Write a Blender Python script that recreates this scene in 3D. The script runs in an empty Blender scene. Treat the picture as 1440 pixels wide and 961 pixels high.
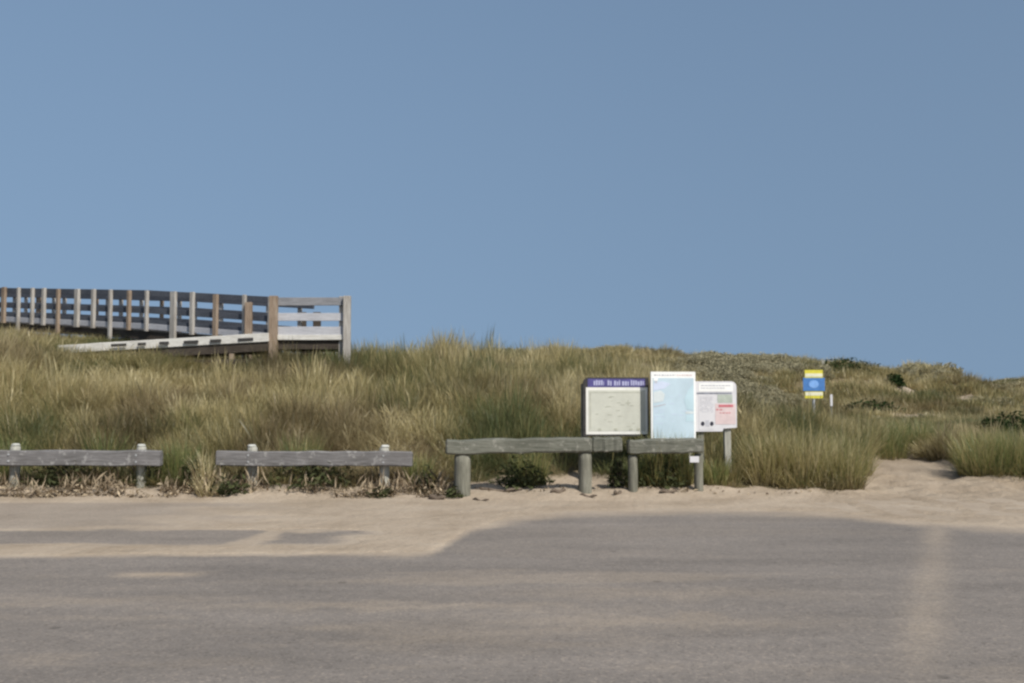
import bpy, math, random
import numpy as np
from mathutils import Vector, Matrix

random.seed(7)
R = np.random.default_rng(11)
scene = bpy.context.scene
C = scene.collection

# ------------------------------------------------------------------ camera model
FPX, W0, H0, HORIZ, EYE = 1400.0, 1440.0, 961.0, 550.0, 1.6
PITCH = math.atan((HORIZ - H0 / 2) / FPX)
cp, sp = math.cos(PITCH), math.sin(PITCH)


def at(px, py, Y):
    """world point at depth Y on the sight line of a photo pixel (used to survey the place)"""
    dx, dy = (px - W0 / 2) / FPX, (H0 / 2 - py) / FPX
    d = Vector((dx, cp - dy * sp, sp + dy * cp))
    return Vector((0, 0, EYE)) + d * (Y / d.y)


# ------------------------------------------------------------------ noise
def _hash(ix, iy, seed):
    h = (ix.astype(np.int64) * 374761393 + iy.astype(np.int64) * 668265263 + seed * 982451653) & 0xFFFFFFFF
    h = ((h ^ (h >> 13)) * 1274126177) & 0xFFFFFFFF
    h = h ^ (h >> 16)
    return (h & 0xFFFF) / 65535.0


def vnoise(x, y, seed=0):
    ix, iy = np.floor(x), np.floor(y)
    fx, fy = x - ix, y - iy
    fx, fy = fx * fx * fx * (fx * (fx * 6 - 15) + 10), fy * fy * fy * (fy * (fy * 6 - 15) + 10)
    a, b = _hash(ix, iy, seed), _hash(ix + 1, iy, seed)
    c, d = _hash(ix, iy + 1, seed), _hash(ix + 1, iy + 1, seed)
    return (a * (1 - fx) + b * fx) * (1 - fy) + (c * (1 - fx) + d * fx) * fy


def fbm(x, y, seed=0, oct=4):
    s, a, t = 0, 1.0, 0
    for k in range(oct):
        s = s + a * vnoise(x * 2 ** k + 17.3 * k, y * 2 ** k - 9.1 * k, seed + k)
        t += a
        a *= 0.5
    return s / t          # 0..1


def sst(a, b, x):
    t = np.clip((x - a) / (b - a), 0, 1)
    return t * t * (3 - 2 * t)


# ------------------------------------------------------------------ the lie of the land
def path_mask(X, Y):
    c = np.interp(Y, [10, 14, 15, 16, 17, 18.5, 20, 22, 25, 30, 36], [8.3, 8.3, 8.0, 7.5, 6.85, 7.35, 7.8, 8.0, 7.2, 6.6, 7.0])
    w = np.interp(Y, [10, 14, 15, 16, 17, 18.5, 20, 22, 25, 30, 36], [5, 4.2, 3.2, 2.2, 1.3, 1.05, .5, .42, .35, .3, .3])
    n = (fbm(X * 1.3, Y * 1.3, 40, 3) - .5) * .5
    return 1 - sst(.75, 1.15, np.abs(X - c) / w + n) if np.ndim(X) else 1 - sst(.75, 1.15, np.abs(X - c) / w + n)


def sand_amount(X, Y):
    yb = np.interp(X, [-60, -8, -1.0, -.77, -.49, 0, .74, 2.66, 4.2, 4.77, 5.9, 12, 60],
                   [9.7, 9.72, 9.76, 9.85, 11.4, 12.35, 12.95, 13.25, 12.75, 11.95, 11.5, 11.2, 11.0])
    n1 = fbm(X * .9, Y * 2.2, 3, 4) - .5
    n2 = fbm(X * 4, Y * 5, 8, 3) - .5
    soft = np.interp(X, [-2, -.6, 0, 4, 6], [.22, .45, .75, .8, .6])
    d = Y - yb + n1 * np.interp(X, [-2, 0, 3, 8], [.22, .6, .6, .5]) + n2 * .12
    M = sst(-soft, soft * 1.1, d)
    # bare strip left inside the drift
    band = sst(10.35, 10.65, Y + n1 * .5) * (1 - sst(11.3, 11.75, Y + n1 * .9)) * (1 - sst(-2.0, -1.35, X + n1 * 1.2))
    gap = sst(.15, .5, np.abs(X + 2.75 + n1 * .5) / .5)
    band = band * np.where(X > -3.4, .35 + .65 * gap, 1)
    thin = sst(11.4, 12.0, Y + n1 * .8) * (1 - sst(14.2, 14.6, Y)) * (1 - sst(-4.9, -2.6, X + n1 * 2.5))
    M = M * (1 - .8 * band) * (1 - .55 * thin)
    return M


def height(X, Y):
    X, Y = np.asarray(X, float), np.asarray(Y, float)
    M = sand_amount(X, Y)
    z = -.04 + .049 * sst(.45, 1, M)
    back = sst(14.55, 15.5, Y + (fbm(X * .8, Y * .8, 21, 2) - .5) * .5)
    berm = np.interp(X, [-20, -1.5, 0, 4.5, 6, 20], [.15, .15, .10, .10, .03, .06])
    lump = (fbm(X * 2.3, Y * 2.3, 5, 4) - .5) * .17 + (fbm(X * 6, Y * 6, 6, 2) - .5) * .03
    z = z + back * (berm + lump)
    z = z + path_mask(X, Y) * sst(11.8, 13.2, Y) * ((fbm(X * 3.3, Y * 3.3, 9, 3) - .5) * .055 - .008)
    # near dune
    H = np.interp(X, [-60, -18, -13.5, -11.2, -10, -6, -1, 2, 4, 5.5, 7, 9.5, 12, 16, 60],
                  [2.8, 2.78, 2.68, 2.55, 2.22, 1.9, 1.86, 1.78, 1.4, 1.05, .72, .34, .28, .4, 1.2])
    t = np.clip((Y - 15.75) / 11.0, 0, 1)
    S = 1 - (1 - t) ** 2
    S = S * sst(15.4, 17.0, Y)
    hum = (fbm(X * .35, Y * .35, 61, 3) - .5) * .5 * sst(16, 20, Y) * np.interp(X, [5, 8], [1, .55])
    pm = path_mask(X, Y)
    drop = 1 - .3 * sst(29, 50, Y)
    z = z + (H * S * drop + hum) * (1 - .42 * pm)
    # far ridges
    P = (X / 56.0) * 1400 + 720
    ya = np.interp(P, [-600, 300, 600, 830, 900, 1000, 1080, 1150, 1190, 1215, 1240, 1255, 1290, 1320, 1350, 1400, 1700, 2200],
                   [530, 520, 505, 495, 495, 505, 511, 519, 516, 521, 541, 532, 522, 530, 552, 564, 558, 540])
    za = EYE + (HORIZ - ya) / 1400 * 56
    ra = np.exp(-((Y - 56) / 9.0) ** 2)
    P2 = (X / 82.0) * 1400 + 720
    yb = np.interp(P2, [-600, 500, 900, 1150, 1250, 1345, 1385, 1410, 1440, 1480, 1600, 2200], [535, 530, 512, 516, 530, 543, 548, 544, 538, 536, 545, 530])
    zb = EYE + (HORIZ - yb) / 1400 * 82
    rb = np.exp(-((Y - 82) / 12.0) ** 2)
    base = np.where(Y > 30, z, -9)
    fz = np.maximum(za * ra, zb * rb)
    k = sst(34, 46, Y)
    hum2 = (fbm(X * .16, Y * .16, 77, 4) - .5) * 1.5 * k
    zmix = z * (1 - k) + k * (np.maximum(fz, .25) + hum2 * (1 - .75 * np.maximum(ra, rb)))
    zmix = zmix + (fbm(X * .5, Y * .5, 78, 3) - .5) * .6 * k
    return zmix


def hz(x, y):
    return float(height(np.array([x]), np.array([y]))[0])


def front_edge(X):
    n = (fbm(X * .9, X * 0 + 4.2, 91, 3) - .5) * .7
    return np.interp(X, [-30, -1.2, -.6, 0, 1.3, 1.8, 3.4, 4.0, 5.45, 5.6, 9.0, 9.6, 30],
                     [15.42, 15.42, 15.75, 16.0, 16.15, 15.9, 15.8, 15.55, 15.5, 15.6, 17.1, 17.0, 16.6]) + n


# ------------------------------------------------------------------ object helpers
def tag(o, label=None, cat=None, group=None, kind=None):
    if label: o['label'] = label
    if cat: o['category'] = cat
    if group: o['group'] = group
    if kind: o['kind'] = kind
    return o


def empty(name, loc, rz=0.0):
    o = bpy.data.objects.new(name, None)
    o.empty_display_size = .3
    C.objects.link(o)
    o.location = loc
    o.rotation_euler = (0, 0, rz)
    return o


def np_mesh(name, verts, faces, attrs=None, smooth=False):
    """faces: list of arrays, each (n,k)"""
    me = bpy.data.meshes.new(name)
    verts = np.asarray(verts, np.float32)
    me.vertices.add(len(verts))
    me.vertices.foreach_set('co', verts.ravel())
    loops = np.concatenate([f.ravel() for f in faces]).astype(np.int32)
    tot = np.concatenate([np.full(len(f), f.shape[1], np.int32) for f in faces])
    start = np.concatenate([[0], np.cumsum(tot)[:-1]]).astype(np.int32)
    me.loops.add(len(loops))
    me.loops.foreach_set('vertex_index', loops)
    me.polygons.add(len(tot))
    me.polygons.foreach_set('loop_start', start)
    me.polygons.foreach_set('loop_total', tot)
    if smooth:
        me.polygons.foreach_set('use_smooth', np.ones(len(tot), bool))
    me.update(calc_edges=True)
    for k, v in (attrs or {}).items():
        a = me.attributes.new(k, 'FLOAT', 'POINT')
        a.data.foreach_set('value', np.asarray(v, np.float32))
    return me


def link(name, me, mat, parent=None):
    o = bpy.data.objects.new(name, me)
    C.objects.link(o)
    if mat:
        me.materials.append(mat)
    if parent:
        o.parent = parent
    return o


class MB:
    """collects shapes in world coordinates, becomes ONE mesh object"""

    def __init__(s):
        s.v, s.f = [], []

    def add(s, vs, fs):
        n = len(s.v)
        s.v += [Vector(p) for p in vs]
        s.f += [tuple(i + n for i in f) for f in fs]

    def loft(s, rings, cap=True):
        n = len(rings[0])
        vs = [p for r in rings for p in r]
        fs = []
        for k in range(len(rings) - 1):
            for i in range(n):
                j = (i + 1) % n
                fs.append((k * n + i, k * n + j, (k + 1) * n + j, (k + 1) * n + i))
        if cap:
            fs.append(tuple(range(n - 1, -1, -1)))
            b = (len(rings) - 1) * n
            fs.append(tuple(b + i for i in range(n)))
        s.add(vs, fs)

    def beam(s, p0, p1, wid, hgt, ch=.008, segs=1, jit=0.0, up=(0, 0, 1)):
        """chamfered timber from p0 to p1; wid across, hgt along up"""
        p0, p1 = Vector(p0), Vector(p1)
        d = (p1 - p0).normalized()
        side = d.cross(Vector(up)).normalized()
        upv = side.cross(d).normalized()
        a, b = wid / 2, hgt / 2
        pts = [(-a, -b + ch), (-a, b - ch), (-a + ch, b), (a - ch, b), (a, b - ch), (a, -b + ch), (a - ch, -b), (-a + ch, -b)]
        rings = []
        L = (p1 - p0).length
        ts = [0, min(.4, ch / L)] + [k / segs for k in range(1, segs)] + [1 - min(.4, ch / L), 1]
        for q, t in enumerate(ts):
            sc = 1 if 0 < q < len(ts) - 1 else 1 - 2 * ch / max(wid, hgt)
            c = p0 + (p1 - p0) * t
            o1, o2 = random.uniform(-jit, jit), random.uniform(-jit, jit)
            rings.append([c + side * (x * sc + o1 + random.uniform(-jit, jit) * .5) + upv * (y * sc + o2 + random.uniform(-jit, jit) * .5) for x, y in pts])
        rings = [list(reversed(r)) for r in rings]
        s.loft(rings)

    def log(s, p0, p1, r0, r1=None, n=12, jit=.004, dome=.3):
        p0, p1 = Vector(p0), Vector(p1)
        r1 = r1 or r0
        d = (p1 - p0).normalized()
        a = d.orthogonal().normalized()
        b = d.cross(a)
        rad = [1 + random.uniform(-.05, .05) for _ in range(n)]
        rings = []
        for t, k in ((0, 1), (.3, 1), (.6, 1), (.9, 1), (1, 1)):
            rr = r0 + (r1 - r0) * t
            o = Vector((random.uniform(-jit, jit), random.uniform(-jit, jit), 0))
            rings.append([p0 + (p1 - p0) * t + o + (a * math.cos(2 * math.pi * i / n) + b * math.sin(2 * math.pi * i / n)) * rr * rad[i] for i in range(n)])
        top = p1 + d * r1 * dome
        rings.append([top + (a * math.cos(2 * math.pi * i / n) + b * math.sin(2 * math.pi * i / n)) * r1 * .72 * rad[i] for i in range(n)])
        s.loft(rings)

    def quadz(s, o, ex, ey, x0, z0, x1, z1, th=.003):
        """thin slab on a board: o origin, ex along the board, ey out of it"""
        P = lambda x, z, e: o + ex * x + Vector((0, 0, z)) + ey * e
        vs = [P(x0, z0, 0), P(x1, z0, 0), P(x1, z1, 0), P(x0, z1, 0), P(x0, z0, th), P(x1, z0, th), P(x1, z1, th), P(x0, z1, th)]
        s.add(vs, [(0, 3, 2, 1), (4, 5, 6, 7), (0, 1, 5, 4), (1, 2, 6, 5), (2, 3, 7, 6), (3, 0, 4, 7)])

    def poly(s, o, ex, ey, pts, e0, e1):
        n = len(pts)
        vs = [o + ex * x + Vector((0, 0, z)) + ey * e0 for x, z in pts] + [o + ex * x + Vector((0, 0, z)) + ey * e1 for x, z in pts]
        fs = [tuple(range(n - 1, -1, -1)), tuple(range(n, 2 * n))] + [(i, (i + 1) % n, n + (i + 1) % n, n + i) for i in range(n)]
        s.add(vs, fs)

    def build(s, name, mat, parent=None, smooth=False):
        base = Vector((0, 0, 0))
        rot = Matrix.Identity(3)
        if parent:
            base = parent.location
            q = parent
            while q.parent:
                q = q.parent
                base = base + q.location
            if parent.parent:
                base = parent.parent.location if parent.type != 'EMPTY' else base
        me = bpy.data.meshes.new(name)
        me.from_pydata([tuple(p - base) for p in s.v], [], s.f)
        me.update()
        if smooth:
            for p in me.polygons:
                p.use_smooth = len(p.vertices) == 4
        return link(name, me, mat, parent)


# ------------------------------------------------------------------ materials
def mat_new(name):
    m = bpy.data.materials.new(name)
    m.use_nodes = True
    nt = m.node_tree
    nt.nodes.clear()
    out = nt.nodes.new('ShaderNodeOutputMaterial')
    return m, nt, out


def N(nt, t, **kw):
    n = nt.nodes.new(t)
    for k, v in kw.items():
        setattr(n, k, v)
    return n


def ramp(nt, fac, stops):
    r = N(nt, 'ShaderNodeValToRGB')
    e = r.color_ramp.elements
    while len(e) < len(stops):
        e.new(.5)
    for k, (p, c) in enumerate(stops):
        e[k].position = p
        e[k].color = (*c, 1)
    nt.links.new(fac, r.inputs[0])
    return r.outputs[0]


def noise(nt, vec, scale, detail=4, rough=.6):
    n = N(nt, 'ShaderNodeTexNoise')
    n.inputs['Scale'].default_value = scale
    n.inputs['Detail'].default_value = detail
    n.inputs['Roughness'].default_value = rough
    nt.links.new(vec, n.inputs['Vector'])
    return n.outputs['Fac']


def mapping(nt, vec, sc):
    m = N(nt, 'ShaderNodeMapping')
    m.inputs['Scale'].default_value = sc
    nt.links.new(vec, m.inputs['Vector'])
    return m.outputs[0]


def mixc(nt, fac, a, b, mode='MIX'):
    m = N(nt, 'ShaderNodeMix', data_type='RGBA', blend_type=mode)
    for s, v in ((0, fac), (6, a), (7, b)):
        if isinstance(v, (int, float)):
            m.inputs[s].default_value = v
        elif isinstance(v, tuple):
            m.inputs[s].default_value = (*v, 1)
        else:
            nt.links.new(v, m.inputs[s])
    return m.outputs[2]


def math_(nt, op, a, b=None, clamp=False):
    m = N(nt, 'ShaderNodeMath', operation=op, use_clamp=clamp)
    for k, v in ((0, a), (1, b)):
        if v is None: continue
        if isinstance(v, (int, float)):
            m.inputs[k].default_value = v
        else:
            nt.links.new(v, m.inputs[k])
    return m.outputs[0]


def principled(nt, out, col, rough=.9, bump=None, bs=.3, bd=.02, spec=.2):
    p = N(nt, 'ShaderNodeBsdfPrincipled')
    p.inputs['Roughness'].default_value = rough
    p.inputs['Specular IOR Level'].default_value = spec
    if isinstance(col, tuple):
        p.inputs['Base Color'].default_value = (*col, 1)
    else:
        nt.links.new(col, p.inputs['Base Color'])
    if bump is not None:
        b = N(nt, 'ShaderNodeBump')
        b.inputs['Strength'].default_value = bs
        b.inputs['Distance'].default_value = bd
        nt.links.new(bump, b.inputs['Height'])
        nt.links.new(b.outputs[0], p.inputs['Normal'])
    nt.links.new(p.outputs[0], out.inputs[0])
    return p


def wood(name, c_lo, c_mid, c_hi, grain=(1.2, 14, 14), spots=None, rough=.92):
    m, nt, out = mat_new(name)
    tc = N(nt, 'ShaderNodeTexCoord').outputs['Object']
    g = noise(nt, mapping(nt, tc, grain), 3.0, 6, .65)
    big = noise(nt, tc, 1.6, 3, .5)
    f = math_(nt, 'ADD', math_(nt, 'MULTIPLY', g, .65), math_(nt, 'MULTIPLY', big, .35))
    col = ramp(nt, f, [(.32, c_lo), (.5, c_mid), (.68, c_hi)])
    if spots:
        sn = noise(nt, tc, 9, 5, .7)
        k = ramp(nt, sn, [(.57, (0, 0, 0)), (.64, (1, 1, 1))])
        col = mixc(nt, math_(nt, 'MULTIPLY', k, .75), col, spots)
    principled(nt, out, col, rough, g, .5, .012)
    return m


def plain(name, c, rough=.6, var=.12, scale=12, spec=.3):
    m, nt, out = mat_new(name)
    tc = N(nt, 'ShaderNodeTexCoord').outputs['Object']
    n = noise(nt, tc, scale, 4, .6)
    lo = tuple(x * (1 - var) for x in c)
    hi = tuple(min(1, x * (1 + var)) for x in c)
    principled(nt, out, ramp(nt, n, [(.35, lo), (.65, hi)]), rough, None, spec=spec)
    return m


def grass_mat(name, inst=True, green=(.125, .150, .062), olive=(.245, .22, .09), straw=(.43, .35, .165), pale=(.58, .50, .28), base=(.24, .175, .095)):
    m, nt, out = mat_new(name)
    at_ = N(nt, 'ShaderNodeAttribute', attribute_name='dry', attribute_type='INSTANCER' if inst else 'GEOMETRY').outputs['Fac']
    br = N(nt, 'ShaderNodeAttribute', attribute_name='blade_rand').outputs['Fac']
    bt = N(nt, 'ShaderNodeAttribute', attribute_name='blade_t').outputs['Fac']
    x = math_(nt, 'ADD', at_, math_(nt, 'MULTIPLY', math_(nt, 'SUBTRACT', br, .5), .75), True)
    col = ramp(nt, x, [(.05, green), (.36, olive), (.68, straw), (.98, pale)])
    tn = N(nt, 'ShaderNodeAttribute', attribute_name='tone', attribute_type='INSTANCER' if inst else 'GEOMETRY').outputs['Fac']
    col = mixc(nt, tn, col, (.165, .115, .065))
    # dead sheaths at the foot of each blade
    foot = ramp(nt, bt, [(.0, (1, 1, 1)), (.35, (0, 0, 0))])
    col = mixc(nt, math_(nt, 'MULTIPLY', foot, .55), col, base)
    d = N(nt, 'ShaderNodeBsdfDiffuse')
    t = N(nt, 'ShaderNodeBsdfTranslucent')
    g = N(nt, 'ShaderNodeBsdfGlossy')
    g.inputs['Roughness'].default_value = .45
    nt.links.new(col, d.inputs[0]); nt.links.new(col, t.inputs[0])
    mx = N(nt, 'ShaderNodeMixShader'); mx.inputs[0].default_value = .42
    nt.links.new(d.outputs[0], mx.inputs[1]); nt.links.new(t.outputs[0], mx.inputs[2])
    m2 = N(nt, 'ShaderNodeMixShader'); m2.inputs[0].default_value = .025
    nt.links.new(mx.outputs[0], m2.inputs[1]); nt.links.new(g.outputs[0], m2.inputs[2])
    nt.links.new(m2.outputs[0], out.inputs[0])
    return m


def leaf_mat(name, lo, hi, trans=.25):
    m, nt, out = mat_new(name)
    br = N(nt, 'ShaderNodeAttribute', attribute_name='blade_rand').outputs['Fac']
    col = ramp(nt, br, [(.0, lo), (1, hi)])
    d = N(nt, 'ShaderNodeBsdfDiffuse'); t = N(nt, 'ShaderNodeBsdfTranslucent')
    nt.links.new(col, d.inputs[0]); nt.links.new(col, t.inputs[0])
    mx = N(nt, 'ShaderNodeMixShader'); mx.inputs[0].default_value = trans
    nt.links.new(d.outputs[0], mx.inputs[1]); nt.links.new(t.outputs[0], mx.inputs[2])
    nt.links.new(mx.outputs[0], out.inputs[0])
    return m


SAND_LO, SAND_MID, SAND_HI = (.265, .210, .150), (.345, .280, .210), (.41, .34, .262)


def sand_color(nt, pos):
    a = noise(nt, pos, .9, 5, .6)
    b = noise(nt, pos, 14, 4, .7)
    c = noise(nt, pos, 90, 2, .7)
    f = math_(nt, 'ADD', math_(nt, 'ADD', math_(nt, 'MULTIPLY', a, .5), math_(nt, 'MULTIPLY', b, .3)), math_(nt, 'MULTIPLY', c, .2))
    return ramp(nt, f, [(.36, SAND_LO), (.5, SAND_MID), (.64, SAND_HI)]), b


def ground_mat():
    m, nt, out = mat_new('dune_sand')
    pos = N(nt, 'ShaderNodeNewGeometry').outputs['Position']
    col, b = sand_color(nt, pos)
    veg = N(nt, 'ShaderNodeAttribute', attribute_name='veg').outputs['Fac']
    soil_n = noise(nt, pos, 1.1, 5, .65)
    soil = ramp(nt, soil_n, [(.33, (.075, .070, .035)), (.5, (.135, .110, .060)), (.68, (.21, .165, .10))])
    n2 = noise(nt, pos, 5, 4, .6)
    k = math_(nt, 'ADD', veg, math_(nt, 'MULTIPLY', math_(nt, 'SUBTRACT', n2, .5), .7), True)
    k = ramp(nt, k, [(.35, (0, 0, 0)), (.6, (1, 1, 1))])
    col = mixc(nt, k, col, soil)
    tr = N(nt, 'ShaderNodeAttribute', attribute_name='trampled').outputs['Fac']
    col = mixc(nt, math_(nt, 'MULTIPLY', tr, .85), col, mixc(nt, 1.0, col, (.84, .83, .81), 'MULTIPLY'))
    # footprints and wind ripples
    big = noise(nt, pos, 3.2, 4, .6)
    h = math_(nt, 'ADD', math_(nt, 'MULTIPLY', big, .8), math_(nt, 'MULTIPLY', b, .25))
    principled(nt, out, col, .97, h, .85, .08, spec=.1)
    return m


def asphalt_mat():
    m, nt, out = mat_new('worn_asphalt')
    pos = N(nt, 'ShaderNodeNewGeometry').outputs['Position']
    sand, b = sand_color(nt, pos)
    a = noise(nt, mapping(nt, pos, (.35, 1.3, 1)), 1.0, 5, .6)
    fine = noise(nt, pos, 60, 3, .75)
    mid = noise(nt, pos, 9, 4, .7)
    f = math_(nt, 'ADD', math_(nt, 'ADD', math_(nt, 'MULTIPLY', a, .40), math_(nt, 'MULTIPLY', mid, .22)), math_(nt, 'MULTIPLY', fine, .38))
    col = ramp(nt, f, [(.36, (.125, .111, .098)), (.5, (.182, .160, .140)), (.64, (.245, .215, .187))])
    # coarse aggregate: light and dark stones
    v = N(nt, 'ShaderNodeTexVoronoi'); v.inputs['Scale'].default_value = 55
    nt.links.new(pos, v.inputs['Vector'])
    sp_ = N(nt, 'ShaderNodeSeparateColor'); nt.links.new(v.outputs['Color'], sp_.inputs[0])
    st = ramp(nt, sp_.outputs[0], [(.0, (.40, .40, .40)), (.14, (.90, .90, .90)), (.8, (1, 1, 1)), (.97, (1.55, 1.48, 1.38))])
    col = mixc(nt, .5, col, mixc(nt, 1.0, col, st, 'MULTIPLY'))
    dust = N(nt, 'ShaderNodeAttribute', attribute_name='dust').outputs['Fac']
    k = math_(nt, 'ADD', dust, math_(nt, 'MULTIPLY', math_(nt, 'SUBTRACT', mid, .5), math_(nt, 'MULTIPLY', dust, .9)), True)
    gr = noise(nt, pos, 34, 3, .7)
    bell = math_(nt, 'MULTIPLY', math_(nt, 'MULTIPLY', k, math_(nt, 'SUBTRACT', 1.0, k)), 4.0)
    k = math_(nt, 'ADD', k, math_(nt, 'MULTIPLY', math_(nt, 'SUBTRACT', gr, .5), math_(nt, 'MULTIPLY', bell, 1.5)), True)
    col = mixc(nt, k, col, sand)
    # scattered oil spots and dark stones
    ov = N(nt, 'ShaderNodeTexVoronoi'); ov.inputs['Scale'].default_value = 1.1
    nt.links.new(pos, ov.inputs['Vector'])
    ok_ = ramp(nt, ov.outputs['Distance'], [(.03, (1, 1, 1)), (.055, (0, 0, 0))])
    col = mixc(nt, math_(nt, 'MULTIPLY', ok_, .45), col, (.05, .045, .04))
    h = math_(nt, 'ADD', fine, mid)
    principled(nt, out, col, .93, h, .35, .012, spec=.25)
    return m


MAT = dict(
    ground=ground_mat(), asphalt=asphalt_mat(),
    grass=grass_mat('marram_grass'), tussock=grass_mat('tussock_grass', False, (.16, .20, .07), (.32, .29, .11), (.50, .40, .20), (.62, .54, .32), (.24, .175, .09)),
    rail=wood('weathered_grey_timber', (.085, .08, .074), (.155, .148, .145), (.245, .235, .23), spots=(.31, .30, .285)),
    rail_green=wood('mossy_grey_timber', (.07, .075, .058), (.13, .13, .105), (.20, .20, .165), spots=(.28, .27, .23)),
    post_pale=wood('pale_timber_post', (.20, .195, .165), (.35, .34, .29), (.50, .49, .43), grain=(12, 12, 1.2)),
    post_moss=wood('mossy_timber_post', (.09, .09, .07), (.17, .165, .13), (.29, .28, .23), grain=(12, 12, 1.2)),
    cap=plain('white_post_top', (.50, .50, .45), .9, .25, 25),  # white caps on the tops of the rail posts
    bw_post=wood('boardwalk_post_timber', (.20, .175, .15), (.36, .335, .30), (.50, .48, .44), grain=(12, 12, 1.2)),
    bw_brown=wood('boardwalk_brown_timber', (.16, .115, .08), (.27, .205, .15), (.38, .31, .24), grain=(12, 12, 1.2)),
    bw_rail=wood('boardwalk_rail_timber', (.15, .15, .155), (.235, .235, .245), (.33, .33, .34)),
    bw_under=wood('shaded_underside_timber', (.035, .028, .022), (.06, .048, .038), (.095, .08, .065)),  # shade beneath the decks is put into this dark colour
    bw_dark=wood('dark_blue_grey_timber', (.045, .05, .062), (.075, .083, .10), (.12, .125, .14)),  # dark copy of the rail timber, with shade put into its colour
    bw_panel=wood('boardwalk_panel_timber', (.30, .30, .315), (.42, .42, .44), (.54, .54, .56)),
    bw_white=wood('pale_kerb_timber', (.42, .40, .36), (.60, .58, .53), (.74, .72, .67)),  # palest of the boardwalk timbers, for the front kerbs
    bw_deck=wood('deck_timber', (.13, .115, .10), (.23, .205, .18), (.34, .31, .28), grain=(14, 14, 2)),
    dark=plain('dark_stained_frame', (.045, .042, .04), .7, .3, 20),
    purple=plain('purple_header', (.085, .075, .22), .5, .15, 9),
    lav=plain('lavender_lettering', (.42, .42, .60), .5, .1, 30),
    cream=plain('cream_map_paper', (.54, .54, .46), .55, .07, 4),
    creamedge=plain('white_map_margin', (.76, .745, .68), .55, .05, 6),
    mapline=plain('faded_map_ink', (.42, .42, .34), .6, .15, 12),
    blue=plain('pale_blue_map', (.47, .58, .64), .5, .07, 3),
    bluec=plain('pale_cyan_map', (.46, .60, .65), .5, .06, 4),
    bluel=plain('lilac_blue_map', (.54, .60, .72), .5, .06, 4),
    white=plain('white_sheet', (.80, .80, .77), .5, .04, 8),
    ivory=plain('ivory_map_land', (.57, .62, .62), .5, .06, 8),
    ink=plain('grey_print', (.22, .23, .27), .6, .2, 20),
    inkl=plain('light_grey_print', (.45, .45, .48), .6, .12, 20),
    black=plain('black_print', (.03, .03, .045), .6, .2, 20),
    notice=plain('grey_white_panel', (.62, .61, .62), .5, .05, 5),
    sage=plain('sage_grey_picture', (.40, .44, .38), .5, .12, 8),
    pink=plain('pink_print', (.62, .50, .49), .5, .07, 10),
    red=plain('faded_red_print', (.52, .16, .18), .5, .15, 16),
    yellow=plain('yellow_sign_paint', (.64, .57, .06), .45, .08, 8),
    sblue=plain('blue_sign_paint', (.07, .19, .45), .45, .12, 8),
    sbluel=plain('light_blue_sign_print', (.20, .38, .72), .45, .1, 12),
    scream=plain('cream_sign_paint', (.72, .70, .52), .45, .06, 8),
    galv=plain('galvanised_post', (.36, .37, .37), .5, .15, 15),
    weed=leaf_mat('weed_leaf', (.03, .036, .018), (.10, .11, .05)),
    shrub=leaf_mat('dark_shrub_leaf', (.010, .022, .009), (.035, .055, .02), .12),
    scrub=leaf_mat('dune_scrub_leaf', (.175, .172, .10), (.44, .39, .26)),  # lightened so that distance haze is put into the leaf colour
    litter=leaf_mat('dry_leaf_litter', (.09, .062, .036), (.52, .42, .29), .1),
    drift=wood('driftwood', (.07, .055, .04), (.13, .10, .075), (.22, .18, .14)),
    gravel=plain('pebble_stone', (.16, .15, .14), .9, .3, 18),
)

# ------------------------------------------------------------------ ground sheets
def axis(parts):
    out = [parts[0][0]]
    for a, b, step in parts:
        n = max(1, int(round((b - a) / step)))
        out += list(a + (b - a) * (np.arange(1, n + 1) / n))
    return np.array(out)


def grid_obj(name, xs, ys, zf, attrs, mat):
    X, Y = np.meshgrid(xs, ys)
    x, y = X.ravel(), Y.ravel()
    z = zf(x, y)
    nx, ny = len(xs), len(ys)
    i = np.arange(ny - 1)[:, None] * nx + np.arange(nx - 1)[None, :]
    f = np.stack([i, i + 1, i + nx + 1, i + nx], -1).reshape(-1, 4)
    me = np_mesh(name, np.stack([x, y, z], 1), [f], {k: fn(x, y) for k, fn in attrs.items()}, True)
    return link(name, me, mat)


def veg(x, y):
    e = sst(-.25, .5, y - front_edge(x))
    far = sst(34, 42, y)
    bare = sst(.52, .62, fbm(x * .22, y * .22, 120, 4)) * far * sst(9, 15, x)
    return np.clip(e * (1 - path_mask(x, y)) * (1 - .85 * bare), 0, 1)


xs = axis([(-700, -100, 60), (-100, -40, 4), (-40, -13, .35), (-13, 13, .075), (13, 40, .35), (40, 100, 4), (100, 700, 60)])
ys = axis([(-200, -40, 40), (-40, 4, 4), (4, 9.3, .25), (9.3, 17.5, .045), (17.5, 36, .2), (36, 100, .6), (100, 140, 8), (140, 1400, 120)])
g = grid_obj('dune_ground', xs, ys, height, {'veg': veg, 'trampled': lambda x, y: path_mask(x, y) * sst(11.5, 15, y + (fbm(x, y, 55, 3) - .5) * 2)}, MAT['ground'])
tag(g, kind='structure')


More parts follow.
